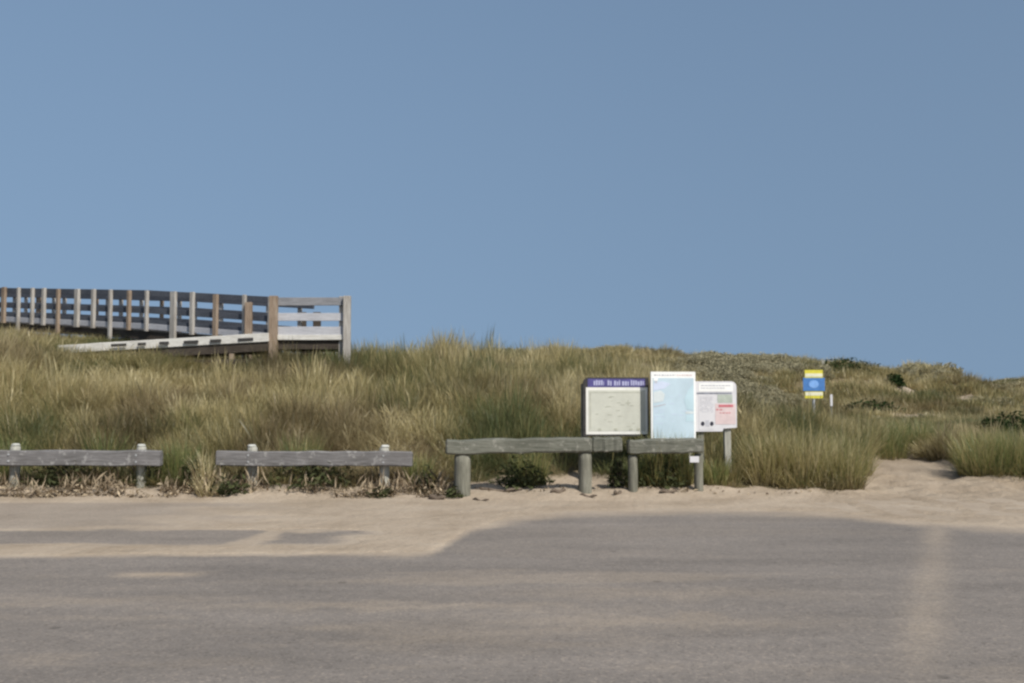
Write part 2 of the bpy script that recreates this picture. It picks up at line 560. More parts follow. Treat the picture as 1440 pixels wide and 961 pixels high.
def dust(x, y):
    M = sand_amount(x, y)
    d = sst(.02, .8, M) * .97
    st = fbm(x * .28, y * 1.5, 200, 4)
    d = np.maximum(d, .30 * sst(.50, .78, st + (fbm(x * 2.5, y * 6, 207, 3) - .5) * .3) * (1 - .75 * sst(8.8, 10.5, y)))
    # sand blown along the wheel track
    xc = np.interp(y, [3, 6.4, 11.9], [1.2, 2.6, 5.05])
    n = fbm(x * 2.2, y * 2.2, 201, 3)
    d = np.maximum(d, .5 * np.exp(-((x - xc) / .16) ** 2) * (.35 + .9 * n) * sst(4.8, 7, y))
    # one small drift and its tail
    n2 = fbm(x * 3, y * 4, 205, 3) - .5
    d = np.maximum(d, .85 * np.exp(-((x + 3.1 + n2 * .3) / .36) ** 4) * np.exp(-((y - 8.77 + n2 * .12) / .12) ** 2))
    d = np.maximum(d, .42 * np.exp(-((x + .8) / 1.6) ** 2) * np.exp(-((y - 7.45 + n2 * .5 + x * .04) / .16) ** 2))
    d = np.maximum(d, .40 * np.exp(-((x - .9) / 1.2) ** 2) * np.exp(-((y - 7.05 + n2 * .5) / .2) ** 2))
    d = np.maximum(d, .30 * np.exp(-((x - 1.1) / 1.3) ** 2) * np.exp(-((y - 8.0 + n2 * .5) / .22) ** 2))
    return d


xa = axis([(-90, -12, 3), (-12, 12, .07), (12, 90, 3)])
ya = axis([(-40, 3, 3), (3, 14.95, .045)])
a = grid_obj('car_park_asphalt', xa, ya, lambda x, y: x * 0.0, {'dust': dust}, MAT['asphalt'])
tag(a, kind='structure')

# ------------------------------------------------------------------ grass blades
def blades(n, radius, l0, l1, w, lean=(.1, .55), bend=(.3, 1.1), segs=4, rng=R, height_dir=None):
    ang = rng.uniform(0, 2 * np.pi, n)
    rr = radius * np.sqrt(rng.uniform(0, 1, n))
    bx, by = rr * np.cos(ang), rr * np.sin(ang)
    az = ang + rng.normal(0, .9, n)
    L = rng.uniform(l0, l1, n)
    th0 = rng.uniform(*lean, n) * (.35 + .65 * rr / max(radius, 1e-6))
    bd = rng.uniform(*bend, n)
    wid = w * rng.uniform(.7, 1.3, n)
    face = az + np.pi / 2 + rng.normal(0, .5, n)
    px, py, pz = bx.copy(), by.copy(), np.full(n, -.03)
    V, T = [], []
    for k in range(segs + 1):
        t = k / segs
        hw = wid * .5 * (1 - t) ** .6 if k < segs else wid * 0
        if k < segs:
            V.append(np.stack([px - hw * np.cos(face), py - hw * np.sin(face), pz], 1))
            V.append(np.stack([px + hw * np.cos(face), py + hw * np.sin(face), pz], 1))
            T += [np.full(n, t), np.full(n, t)]
        else:
            V.append(np.stack([px, py, pz], 1))
            T.append(np.full(n, t))
        th = th0 + bd * t ** 1.5
        st = L / segs
        px = px + st * np.sin(th) * np.cos(az)
        py = py + st * np.sin(th) * np.sin(az)
        pz = pz + st * np.cos(th)
    m = 2 * segs + 1
    V = np.stack(V, 1).reshape(-1, 3)
    T = np.stack(T, 1).ravel()
    rnd = np.repeat(rng.uniform(0, 1, n), m)
    b = np.arange(n)[:, None] * m
    q = np.concatenate([np.stack([b[:, 0] + 2 * k, b[:, 0] + 2 * k + 1, b[:, 0] + 2 * k + 3, b[:, 0] + 2 * k + 2], 1) for k in range(segs - 1)])
    tr = np.stack([b[:, 0] + 2 * segs - 2, b[:, 0] + 2 * segs - 1, b[:, 0] + 2 * segs], 1)
    return V, q, tr, T, rnd


def merge(parts):
    Vs, Q, Tr, T, Rn, off = [], [], [], [], [], 0
    for V, q, tr, t, r in parts:
        Vs.append(V); Q.append(q + off); Tr.append(tr + off); T.append(t); Rn.append(r)
        off += len(V)
    return np.concatenate(Vs), np.concatenate(Q), np.concatenate(Tr), np.concatenate(T), np.concatenate(Rn)


def heads(n, radius, h0, h1, w=.017, rng=R):
    """pale flower spikes standing on thin stalks"""
    V, q, tr, T, rn = blades(n, radius, h0, h1, w, (.0, .2), (.05, .35), 5, rng)
    V = V.reshape(n, 11, 3)
    prof = [.18, .18, .2, .55, 1.0]
    for k in range(5):
        a_, b_ = V[:, 2 * k].copy(), V[:, 2 * k + 1].copy()
        c_ = (a_ + b_) / 2
        base_w = np.linalg.norm(b_ - a_, axis=1, keepdims=True) + 1e-9
        dirv = (b_ - a_) / base_w
        V[:, 2 * k] = c_ - dirv * w * .5 * prof[k]
        V[:, 2 * k + 1] = c_ + dirv * w * .5 * prof[k]
    rn = np.clip(.42 + rn * .6, 0, 1.0)
    return V.reshape(-1, 3), q, tr, T, rn


def clump_mesh(name, parts, extra=None):
    V, q, tr, T, rn = merge(parts)
    at_ = {'blade_t': T, 'blade_rand': rn}
    if extra: at_.update({k: np.full(len(V), v) for k, v in extra.items()})
    return np_mesh(name, V, [q, tr], at_)


def leafball(n, rx, ry, rz, size, rng=R, shell=.55, flat=.0):
    """leaf-sized faces through a lumpy mound"""
    u = rng.normal(0, 1, (n, 3))
    u /= np.linalg.norm(u, axis=1)[:, None]
    u[:, 2] = np.abs(u[:, 2])
    lob = .72 + .5 * vnoise(u[:, 0] * 2.2 + 5, u[:, 1] * 2.2 + u[:, 2] * 1.7, rng.integers(1000))
    r = (shell + (1 - shell) * rng.uniform(0, 1, n)) * lob
    c = u * r[:, None] * np.array([rx, ry, rz])
    d = rng.normal(0, 1, (n, 3)); d[:, 2] = d[:, 2] * .6 + .35
    d /= np.linalg.norm(d, axis=1)[:, None]
    e = np.cross(d, rng.normal(0, 1, (n, 3))); e /= np.linalg.norm(e, axis=1)[:, None]
    s = size * rng.uniform(.6, 1.4, n)[:, None]
    V = np.stack([c - d * s, c + e * s * .38, c + d * s, c - e * s * .38], 1).reshape(-1, 3)
    q = np.arange(n)[:, None] * 4 + np.arange(4)[None]
    rnd = np.repeat(np.clip(rng.uniform(0, 1, n) * .7 + (lob - .72) * .7, 0, 1), 4)
    return V, q, rnd


proto = bpy.data.collections.new('grass_prototypes')


def add_proto(name, me, mat):
    o = bpy.data.objects.new(name, me)
    me.materials.append(mat)
    proto.objects.link(o)


# 0-2 lush bent clumps, 3-4 with upright flowering stalks, 5-6 coarse far clumps, 7-8 scrub mounds
for k in range(3):
    add_proto('clump_%02d' % k, clump_mesh('clump', [blades(95, .24, .45, .92, .0095), blades(30, .2, .25, .5, .009, (.3, 1.0), (.5, 1.4))]), MAT['grass'])
for k in range(3, 5):
    add_proto('clump_%02d' % k, clump_mesh('clump', [blades(60, .22, .4, .8, .0095), blades(16, .2, .7, 1.0, .010, (.02, .22), (.1, .45)), heads(7, .2, .72, 1.02)]), MAT['grass'])
for k in range(5, 7):
    add_proto('clump_%02d' % k, clump_mesh('clump', [blades(70, .45, .3, .62, .026, (.1, .8), (.3, 1.0), 3)]), MAT['grass'])
for k in range(7, 9):
    V, q, rn = leafball(420, .6, .6, .42, .06)
    add_proto('clump_%02d' % k, np_mesh('scrub', V, [q], {'blade_rand': rn}), MAT['scrub'])
col_scrub = None


def scatter_tree():
    ng = bpy.data.node_groups.new('scatter_on_points', 'GeometryNodeTree')
    ng.interface.new_socket('Geometry', in_out='INPUT', socket_type='NodeSocketGeometry')
    ng.interface.new_socket('Geometry', in_out='OUTPUT', socket_type='NodeSocketGeometry')
    n = ng.nodes
    gi, go = n.new('NodeGroupInput'), n.new('NodeGroupOutput')
    iop = n.new('GeometryNodeInstanceOnPoints')
    ci = n.new('GeometryNodeCollectionInfo')
    ci.inputs['Collection'].default_value = proto
    ci.inputs['Separate Children'].default_value = True
    ci.inputs['Reset Children'].default_value = True

    def named(nm, dt):
        a = n.new('GeometryNodeInputNamedAttribute')
        a.data_type = dt
        a.inputs['Name'].default_value = nm
        return a.outputs['Attribute']
    e2r = n.new('FunctionNodeEulerToRotation')
    L = ng.links.new
    L(gi.outputs[0], iop.inputs['Points'])
    L(ci.outputs[0], iop.inputs['Instance'])
    iop.inputs['Pick Instance'].default_value = True
    L(named('idx', 'INT'), iop.inputs['Instance Index'])
    L(named('rot', 'FLOAT_VECTOR'), e2r.inputs[0])
    L(e2r.outputs[0], iop.inputs['Rotation'])
    L(named('scl', 'FLOAT_VECTOR'), iop.inputs['Scale'])
    L(iop.outputs[0], go.inputs[0])
    return ng


NG = scatter_tree()


def scatter(name, P, idx, rot, scl, dry, tone, kind='stuff'):
    me = bpy.data.meshes.new(name)
    me.vertices.add(len(P))
    me.vertices.foreach_set('co', P.astype(np.float32).ravel())
    me.attributes.new('idx', 'INT', 'POINT').data.foreach_set('value', idx.astype(np.int32))
    me.attributes.new('rot', 'FLOAT_VECTOR', 'POINT').data.foreach_set('vector', rot.astype(np.float32).ravel())
    me.attributes.new('scl', 'FLOAT_VECTOR', 'POINT').data.foreach_set('vector', scl.astype(np.float32).ravel())
    me.attributes.new('dry', 'FLOAT', 'POINT').data.foreach_set('value', dry.astype(np.float32))
    me.attributes.new('tone', 'FLOAT', 'POINT').data.foreach_set('value', tone.astype(np.float32))
    o = link(name, me, None)
    md = o.modifiers.new('scatter', 'NODES')
    md.node_group = NG
    o['kind'] = kind
    return o


def sample(n, y0, y1, margin):
    Y = np.sqrt(R.uniform(y0 ** 2, y1 ** 2, n))
    hw = .515 * Y + margin
    X = R.uniform(-1, 1, n) * hw
    return X, Y


# near dune
X, Y = sample(12500, 15.2, 37, 3.5)
e = Y - front_edge(X)
pmk = path_mask(X, Y)
keep = (e > R.uniform(-.1, .35, len(X))) & (pmk < .35)
# under and in front of the return ramp the grass stays low
X, Y, e = X[keep], Y[keep], e[keep]
Z = height(X, Y)
big = fbm(X * .45, Y * .30, 300, 3)
fineN = fbm(X * 1.6, Y * 1.2, 301, 3)
dry = .60 + (big - .5) * 2.5 + (fineN - .5) * 1.0
dry -= .40 * np.exp(-np.clip(e, 0, 9) / .9)                      # greener at the foot of the dune
dry -= .18 * sst(3.5, 6.0, X) * (1 - sst(27, 34, Y))             # and beside the path
dry = np.clip(dry, .06, 1)
hgt = .74 + .42 * (fbm(X * .8, Y * .8, 302, 3) - .5) * 2 * 1.0
for px, Yt, w_ in ((608, 27, .45), (640, 27.5, .4), (690, 28, .5), (745, 28, .5), (790, 27, .5)):
    kk = np.exp(-(((X - (px - 720) / 1400 * Yt) / w_) ** 2 + ((Y - Yt) / 1.3) ** 2))
    hgt = hgt + .42 * kk
    dry = dry - .35 * kk
low = np.interp(e, [0, .5, 1.0, 1.7], [.42, .62, .9, 1.0])
ramp_zone = ((X > -10.0) & (X < -6.3) & (Y > 20.0) & (Y < 29)) | ((X < -6.0) & (Y > 21 + (-4.2 - X) * .25) & (Y < 26 + (-4.2 - X) * .75))
hgt = np.where(ramp_zone, hgt * .5, hgt)
hgt *= low
n = len(X)
dry = np.clip(dry + R.normal(0, .13, n), .03, 1)
tone = np.clip((fbm(X * .75, Y * .55, 310, 3) - .52) * 5, 0, .8) * R.uniform(.35, 1, n)
clumpy = fbm(X * 1.5, Y * 1.5, 311, 2)
hgt = hgt * (.62 + .76 * clumpy)
valley = sst(4.6, 6.6, X + (Y - 20) * .05) * sst(18.8, 21.5, Y)
hgt = hgt * (1 - .52 * valley)
dry = np.clip(dry - .12 * valley, .03, 1)
tone = np.clip(tone + .25 * valley * R.uniform(0, 1, n), 0, .85)
kp = R.uniform(0, 1, n) > .6 * valley * sst(.42, .6, fbm(X * .5, Y * .4, 312, 3))
X, Y, Z, dry, tone, hgt, valley = (q_[kp] for q_ in (X, Y, Z, dry, tone, hgt, valley))
n = len(X)
idx = np.where(R.uniform(0, 1, n) < .68 + .3 * valley, R.integers(0, 3, n), R.integers(3, 5, n))
scl = np.stack([R.uniform(.85, 1.25, n), R.uniform(.85, 1.25, n), hgt * R.uniform(.8, 1.25, n)], 1)
rot = np.stack([R.normal(0, .2, n), R.normal(.08, .2, n), R.uniform(0, 6.28, n)], 1)
gobj = scatter('dune_grass', np.stack([X, Y, Z], 1), idx, rot, scl, dry, tone)
tag(gobj, 'dry straw and green beach grass covering the dune behind the timber rails', 'grass')

# far dunes: coarse grass and low scrub
X, Y = sample(30000, 37, 100, 5)
cover = fbm(X * .22, Y * .22, 120, 4)
keep = (cover * (.7 + .3 * sst(9, 15, X)) < R.uniform(.50, .64, len(X))) & (path_mask(X, Y) < .4)
X, Y = X[keep], Y[keep]
Z = height(X, Y)
patch = fbm(X * .17, Y * .17, 320, 4)
n = len(X)
isscrub = patch + R.normal(0, .05, n) > .57
idx = np.where(isscrub, R.integers(7, 9, n), R.integers(5, 7, n))
s = np.where(isscrub, R.uniform(.5, 1.1, n), R.uniform(.75, 1.3, n))
scl = np.stack([s, s, s * R.uniform(.7, 1.1, n)], 1)
rot = np.stack([R.normal(0, .1, n), R.normal(0, .1, n), R.uniform(0, 6.28, n)], 1)
dry = np.clip(.72 + (fbm(X * .3, Y * .3, 321, 3) - .5) * 1.9 + R.normal(0, .1, n), 0, 1)
tone = np.clip((fbm(X * .25, Y * .25, 322, 3) - .52) * 5, 0, .5) * R.uniform(.4, 1, n)
fobj = scatter('far_dune_scrub', np.stack([X, Y, Z], 1), idx, rot, scl, dry, tone)
tag(fobj, 'low grass and olive scrub over the far dunes on the skyline', 'scrub')

# ------------------------------------------------------------------ single tussocks and bushes
def tussock(x, y, r, h, dryv, label, cat='grass tussock', group='grass tussocks beside the sandy path', n=900, w=.010, mat='tussock', lean=(.05, .6)):
    z = hz(x, y)
    me = clump_mesh('grass_tussock', [blades(int(n * .7), r, h * .6, h * 1.05, w, lean, (.25, 1.0)), blades(int(n * .3), r * 1.05, h * .3, h * .6, w, (.3, 1.1), (.4, 1.2))], {'dry': dryv})
    o = link('grass_tussock', me, MAT[mat])
    o.location = (x, y, z)
    tag(o, label, cat, group)
    return o


def px_ground(px, Y):
    return (px - 720) / 1400 * Y


tussock(px_ground(1178, 15.95), 15.95, .36, .95, .46, 'olive straw grass tussock leaning over the left edge of the sandy path', n=850)
tussock(px_ground(1128, 16.0), 16.0, .40, 1.0, .60, 'straw coloured grass tussock between the board with the rounded corner and the path', n=800)
tussock(px_ground(1080, 16.1), 16.15, .36, 1.0, .50, 'tall grass tussock just right of the pale notice board post', n=700)
tussock(px_ground(1195, 17.2), 17.3, .36, .95, .38, 'olive tussock behind the left edge of the sandy path', n=700)
tussock(px_ground(1232, 20.3), 20.3, .55, .85, .22, 'green grass tussock at the bend where the sandy path disappears', n=900)
tussock(px_ground(1288, 21.0), 21.0, .6, .72, .14, 'low dark green grass tussock closing the end of the sandy path', n=900)
tussock(px_ground(1385, 17.35), 17.35, .46, .95, .30, 'grey green bushy tussock on the right edge of the sandy path', n=1000)
tussock(px_ground(1438, 17.2), 17.25, .5, .98, .26, 'dense green bushy tussock at the right edge of the picture', n=1000)
tussock(px_ground(1392, 18.6), 18.7, .4, .85, .32, 'smaller grey green tussock behind the bushy one by the path', n=700)
TG = 'green grass tufts behind the timber rails'
for px, Y, r, h, dv, lab in (
    (745, 15.75, .24, .72, .16, 'green grass tuft behind the middle of the long mossy rail'),
    (925, 15.5, .17, 1.0, .2, 'green grass tuft rising in front of the foot of the tall blue map'),
    (958, 15.55, .16, .92, .24, 'green grass tuft behind the right end of the short rail'),
    (892, 15.6, .16, .6, .12, 'dark green grass tuft behind the short rail left post'),
    (1003, 15.8, .2, .5, .2, 'green grass tuft left of the pale notice board post'),
    (255, 15.55, .22, .85, .12, 'tall green grass tuft in the gap between the two left rails'),
    (150, 16.1, .26, .95, .16, 'green grass tuft standing above the middle of the leftmost rail'),
    (20, 16.0, .24, .85, .16, 'green grass tuft above the leftmost rail near the picture edge'),
    (425, 16.0, .28, .9, .18, 'green grass tuft above the middle of the second rail'),
    (590, 15.5, .18, .6, .22, 'short green grass tuft between the second rail and the mossy rail'),
):
    tussock(px_ground(px, Y), Y, r, h, dv, lab, 'grass tuft', TG, n=420, w=.011, lean=(.03, .4))
tussock(px_ground(293, 15.2), 15.2, .14, .72, 1.0, 'dry tan dead plant standing in the gap between the two left rails', 'dead plant', 'dead plants by the rails', n=130, w=.02, lean=(.03, .5))
tussock(px_ground(300, 15.0), 14.95, .2, .42, .95, 'low tan dead plant in front of the left end of the second rail', 'dead plant', 'dead plants by the rails', n=120, w=.02, lean=(.1, .8))


def leaf_plant(name, x, y, r, h, nleaf, size, label, cat, mat, group=None, stems=8):
    z = hz(x, y)
    e = empty(name, (x, y, z))
    V, q, rn = leafball(nleaf, r, r, h, size, shell=.35)
    me = np_mesh('foliage', V, [q], {'blade_rand': rn})
    link('foliage', me, MAT[mat], e)
    sb = MB()
    for k in range(stems):
        a_ = random.uniform(0, 6.28)
        tip = Vector((x + math.cos(a_) * r * .6, y + math.sin(a_) * r * .6, z + h * random.uniform(.5, .8)))
        sb.log((x + math.cos(a_) * .03, y + math.sin(a_) * .03, z - .05), tip, .009, .004, 5, 0, .2)
    sb.build('stem', MAT['drift'], e)
    tag(e, label, cat, group)
    return e


WG = 'green weeds along the timber rails'
for px, Y, r, h, nl, sz, lab in (
    (272, 15.3, .22, .48, 260, .05, 'leafy green weed filling the gap between the two left timber rails'),
    (325, 14.95, .30, .28, 300, .045, 'dark spreading weed under the left end of the second timber rail'),
    (535, 14.9, .20, .17, 170, .04, 'small dark green weed in the litter under the right end of the second rail'),
    (597, 15.15, .2, .42, 240, .045, 'dark weed between the second rail and the mossy bench-like rail'),
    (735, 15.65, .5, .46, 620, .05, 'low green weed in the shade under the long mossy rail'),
    (640, 14.8, .18, .14, 150, .04, 'low dark weed at the foot of the mossy rail left post'),
    (866, 15.45, .16, .5, 260, .045, 'dark weed in the gap between the mossy rail and the short rail'),
    (930, 15.5, .45, .5, 650, .05, 'dark green weed under the short timber rail below the blue map'),
    (100, 15.55, .62, .44, 800, .045, 'dark low weed added to deepen the shade under the leftmost rail'),  # these last dark weeds are added to deepen the shade under the left rails
    (215, 15.5, .3, .42, 340, .04, 'dark low weed added as shade right of the leftmost rail last post'),
    (440, 15.5, .75, .44, 950, .045, 'dark low weed added to deepen the shade under the second rail'),
):
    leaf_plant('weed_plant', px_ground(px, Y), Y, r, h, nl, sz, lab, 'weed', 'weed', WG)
for px, Y in ((80, 15.95), (160, 16.1), (250, 16.0), (345, 16.2), (440, 16.05), (505, 16.15), (700, 16.6), (770, 16.7)):
    pass

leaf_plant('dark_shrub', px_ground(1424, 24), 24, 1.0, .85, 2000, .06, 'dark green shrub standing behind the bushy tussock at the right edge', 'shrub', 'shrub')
FG = 'shrubs on the far dunes'
for px, Y, r, h, lab in (
    (1258, 50, .6, .6, 'round dark shrub on the left shoulder of the small far hump'),
    (1225, 44, 1.3, .6, 'low wide dark shrub in the hollow right of the blue and yellow sign'),
    (1190, 54, 2.0, .7, 'dark shrub on the dune top above the blue and yellow sign'),
    (1290, 55, 1.6, .6, 'shrub crowning the small far hump on the skyline'),
    (1320, 54, 1.1, .55, 'shrub on the right shoulder of the small far hump'),
    (1300, 40, .8, .5, 'low brown shrub in the hollow beyond the end of the path'),
    (1425, 80, 2.0, .8, 'low shrub on the dune crest at the right edge of the skyline'),
    (1355, 60, 1.5, .6, 'grey green shrub in the dip between the two far humps'),
):
    x = px_ground(px, Y)
    V, q, rn = leafball(900, r, r, h, .10, shell=.3)
    o = link('dune_shrub', np_mesh('dune_shrub', V, [q], {'blade_rand': rn}), MAT['scrub'] if 'dark' not in lab else MAT['shrub'])
    o.location = (x, Y, hz(x, Y) - .05)
    tag(o, lab, 'shrub', FG)

# ------------------------------------------------------------------ leaf litter along the rails
n = 11000
X = R.uniform(-9.5, -.75, n)
Y = 14.78 + np.abs(R.normal(0, .42, n))
cl = fbm(X * 2.0, Y * 2.5, 400, 3)
keep = (cl > R.uniform(.36, .56, n)) & (Y < 16)
Xe, Ye = R.uniform(-.7, 4.8, 200), 15.05 + np.abs(R.normal(0, .35, 200))
X, Y = np.concatenate([X[keep], Xe]), np.concatenate([Y[keep], Ye])
n = len(X)
Z = height(X, Y) + R.uniform(.0, 1, n) ** 2 * .13 * (X < -.6) + .012
d = R.normal(0, 1, (n, 3)); d[:, 2] *= .75; d /= np.linalg.norm(d, axis=1)[:, None]
e_ = np.cross(d, np.stack([R.normal(0, .5, n), R.normal(0, .5, n), np.ones(n)], 1)); e_ /= np.linalg.norm(e_, axis=1)[:, None]
L = (R.uniform(.012, .042, n) * np.where(R.uniform(0, 1, n) < .12, 1.8, 1))[:, None]
wd = L * R.uniform(.15, .55, n)[:, None]
# broken stalks standing in the litter
stalk = (R.uniform(0, 1, n) < .11) & (X < -.5) & (Y > 14.9)
vd = np.stack([R.normal(0, .35, n), R.normal(0, .3, n), np.ones(n)], 1); vd /= np.linalg.norm(vd, axis=1)[:, None]
d = np.where(stalk[:, None], vd, d)
side_ = np.cross(d, np.stack([R.normal(0, .6, n), np.ones(n), R.normal(0, .1, n)], 1)); side_ /= np.linalg.norm(side_, axis=1)[:, None]
e_ = np.where(stalk[:, None], side_, e_)
L = np.where(stalk[:, None], R.uniform(.05, .17, n)[:, None], L)
wd = np.where(stalk[:, None], .009, wd)
Z = Z + stalk * L[:, 0] * .8
c = np.stack([X, Y, Z], 1)
upb = np.array([0, 0, 1.0]) * L * R.uniform(-.1, .3, n)[:, None]
V = np.stack([c - d * L, c + e_ * wd + upb, c + d * L, c - e_ * wd + upb], 1).reshape(-1, 3)
q = np.arange(n)[:, None] * 4
faces = np.concatenate([q + np.array([[0, 1, 2]]), q + np.array([[0, 2, 3]])])
lit = link('leaf_litter', np_mesh('leaf_litter', V, [faces], {'blade_rand': np.repeat(R.uniform(0, 1, n) ** 1.3, 4)}), MAT['litter'])
tag(lit, 'dry leaf and stalk litter on the sand under the timber rails', 'litter', kind='stuff')

# ------------------------------------------------------------------ driftwood bits
DG = 'driftwood pieces on the sand'
for px, Y, L, r, ang, lab in (
    (785, 14.95, .26, .035, .5, 'short dark driftwood lump on the sand between the mossy rail posts'),
    (826, 14.75, .30, .022, -.5, 'thin dark stick lying at the foot of the mossy rail right post'),
    (700, 15.25, .75, .022, .05, 'long thin dark stick standing in for the beam shadow under the mossy rail'),  # dark stick shape added as the beam's shadow line on the sand
    (938, 14.95, .30, .028, .35, 'stubby driftwood lump on the sand in front of the short rail'),
    (615, 14.65, .26, .04, -.2, 'driftwood lump left of the mossy rail on the litter edge'),
    (868, 14.9, .18, .03, .8, 'small dark driftwood lump in front of the gap between two rails'),
    (676, 14.55, .30, .016, -.6, 'thin stick on the sand right of the mossy rail left post'),
):
    x = px_ground(px, Y)
    z = hz(x, Y)
    m = MB()
    pts = []
    for k in range(6):
        t = k / 5 - .5
        pts.append(Vector((x + math.cos(ang) * L * t + random.uniform(-.01, .01), Y + math.sin(ang) * L * t + random.uniform(-.02, .02), z + r * .6 + .02 * math.sin(k * 1.7))))
    rings = []
    for k, p in enumerate(pts):
        rr = r * (.45 if k in (0, 5) else random.uniform(.8, 1.15))
        rings.append([p + Vector((-math.sin(ang) * math.cos(a2) * rr, math.cos(ang) * math.cos(a2) * rr, math.sin(a2) * rr)) for a2 in [2 * math.pi * i / 7 for i in range(7)]])
    m.loft(rings)
    o = m.build('driftwood', MAT['drift'], smooth=True)
    tag(o, lab, 'driftwood', DG)

# ------------------------------------------------------------------ timber barrier rails
RG = 'low timber rails along the car park edge'


def rail_front(x0, x1, Y, ztop_l, ztop_r, h, posts, label, post_h=.038):
    """beam bolted to the front of round pale posts that rise a little above it"""
    xm = (x0 + x1) / 2
    e = empty('barrier_rail', (xm, Y, hz(xm, Y)))
    m = MB()
    m.beam((x0, Y, ztop_l - h / 2), (x1, Y, ztop_r - h / 2), .13, h, .016, 12, .008)
    m.build('beam', MAT['rail'], e)
    for px in posts:
        zt = np.interp(px, [x0, x1], [ztop_l, ztop_r]) + post_h
        m = MB()
        m.log((px, Y + .145, hz(px, Y + .145) - .3), (px + random.uniform(-.015, .015), Y + .145, zt), .078, .074)
        po = m.build('post', MAT['post_pale'], e, True)
        m = MB()
        m.log((px, Y + .145, zt + .024), (px, Y + .145, zt + .036), .068, .062, dome=.25)
        m.build('post_cap', MAT['cap'], po, True)
        # bolt heads on the beam
        for dz in (-.05, .05):
            b = MB()
            c = Vector((px, Y - .065, zt - post_h - h / 2 + dz))
            b.log(c + Vector((0, .004, 0)), c + Vector((0, -.012, 0)), .016, .014, 8, 0, .1)
            b.build('bolt', MAT['galv'], e)
    tag(e, label, 'timber rail', RG)
    return e


YA = 15.2
gx = lambda px, Y=YA: px_ground(px, Y)
gz = lambda py, Y=YA: at(720, py, Y).z
rail_front(gx(-150), gx(230), YA, gz(632), gz(634), .235, (gx(-120), gx(18), gx(196)),
           'long grey timber rail on pale white-topped posts cut off by the left edge')
rail_front(gx(307), gx(581), YA - .03, gz(634), gz(635), .225, (gx(353), gx(541)),
           'grey timber rail with two white-topped posts standing left of the mossy rail')


def rail_top(x0, x1, Y0, Y1, z0, z1, h, d, posts, label, seam=None):
    """beam resting on top of its posts"""
    xm = (x0 + x1) / 2
    e = empty('barrier_rail', (xm, (Y0 + Y1) / 2, hz(xm, Y0)))
    cuts = [x0] + ([seam] if seam else []) + [x1]
    for k in range(len(cuts) - 1):
        a0, a1 = cuts[k], cuts[k + 1] - (.012 if k < len(cuts) - 2 else 0)
        m = MB()
        f = lambda x: (np.interp(x, [x0, x1], [Y0, Y1]) + k * .012, np.interp(x, [x0, x1], [z0, z1]) - h / 2 - k * .008)
        m.beam((a0, *f(a0)), (a1, *f(a1)), d, h, .022, 10, .009)
        m.build('beam', MAT['rail_green'], e)
    for px, rad in posts:
        yy = float(np.interp(px, [x0, x1], [Y0, Y1])) + .01
        zt = float(np.interp(px, [x0, x1], [z0, z1])) - h - .004
        m = MB()
        m.log((px, yy, hz(px, yy) - .3), (px, yy, zt - .03), rad, rad * .97, dome=.3)
        m.build('post', MAT['post_moss'], e, True)
    tag(e, label, 'timber rail', RG)
    return e


Y3a, Y3b = 14.85, 15.05
rail_top(gx(627, Y3a), gx(873, Y3b), Y3a, Y3b, gz(619, Y3a), gz(614, Y3b), .215, .24,
         ((gx(651, Y3a), .125), (gx(822, Y3b), .105)), 'long mossy timber rail resting on two thick posts, left of the boards', gx(832, Y3b))
Y4 = 15.15
r4 = rail_top(gx(882, Y4), gx(988, Y4), Y4, Y4 + .05, gz(619, Y4), gz(617, Y4), .215, .22,
         ((gx(889, Y4), .075), (gx(982, Y4), .07)), 'short mossy timber rail in front of the tall blue map board')

m = MB(); m.beam((gx(974, Y4), Y4 - .075, gz(650, Y4)), (gx(974, Y4), Y4 - .075, gz(641.5, Y4)), .14, .012, .003, 1, 0, up=(0, 1, 0)); m.build('tag_plate', MAT['notice'], r4)
# ------------------------------------------------------------------ information boards
def board_frame(name, pxl, pxr, Y, rz, label, cat='information board'):
    a_, b_ = at(pxl, 600, Y), at(pxr, 600, Y)
    xm = (a_.x + b_.x) / 2
    e = empty(name, (xm, Y, hz(xm, Y)))
    ex = Vector((math.cos(rz), math.sin(rz), 0))
    ey = Vector((math.sin(rz), -math.cos(rz), 0))         # out of the face, towards the car park
    tag(e, label, cat, 'information boards behind the rails')
    return e, ex, ey, (b_.x - a_.x) / math.cos(rz)


def marks(m, o, ex, ey, x0, x1, z, h, dens=.8, th=.0025, word=(.03, .09), gap=.018):
    x = x0
    while x < x1:
        w = min(random.uniform(*word), x1 - x)
        if random.random() < dens and w > .008:
            m.quadz(o, ex, ey, x, z, x + w, z + h * random.uniform(.8, 1), th)
        x += w + gap * random.uniform(.7, 1.4)


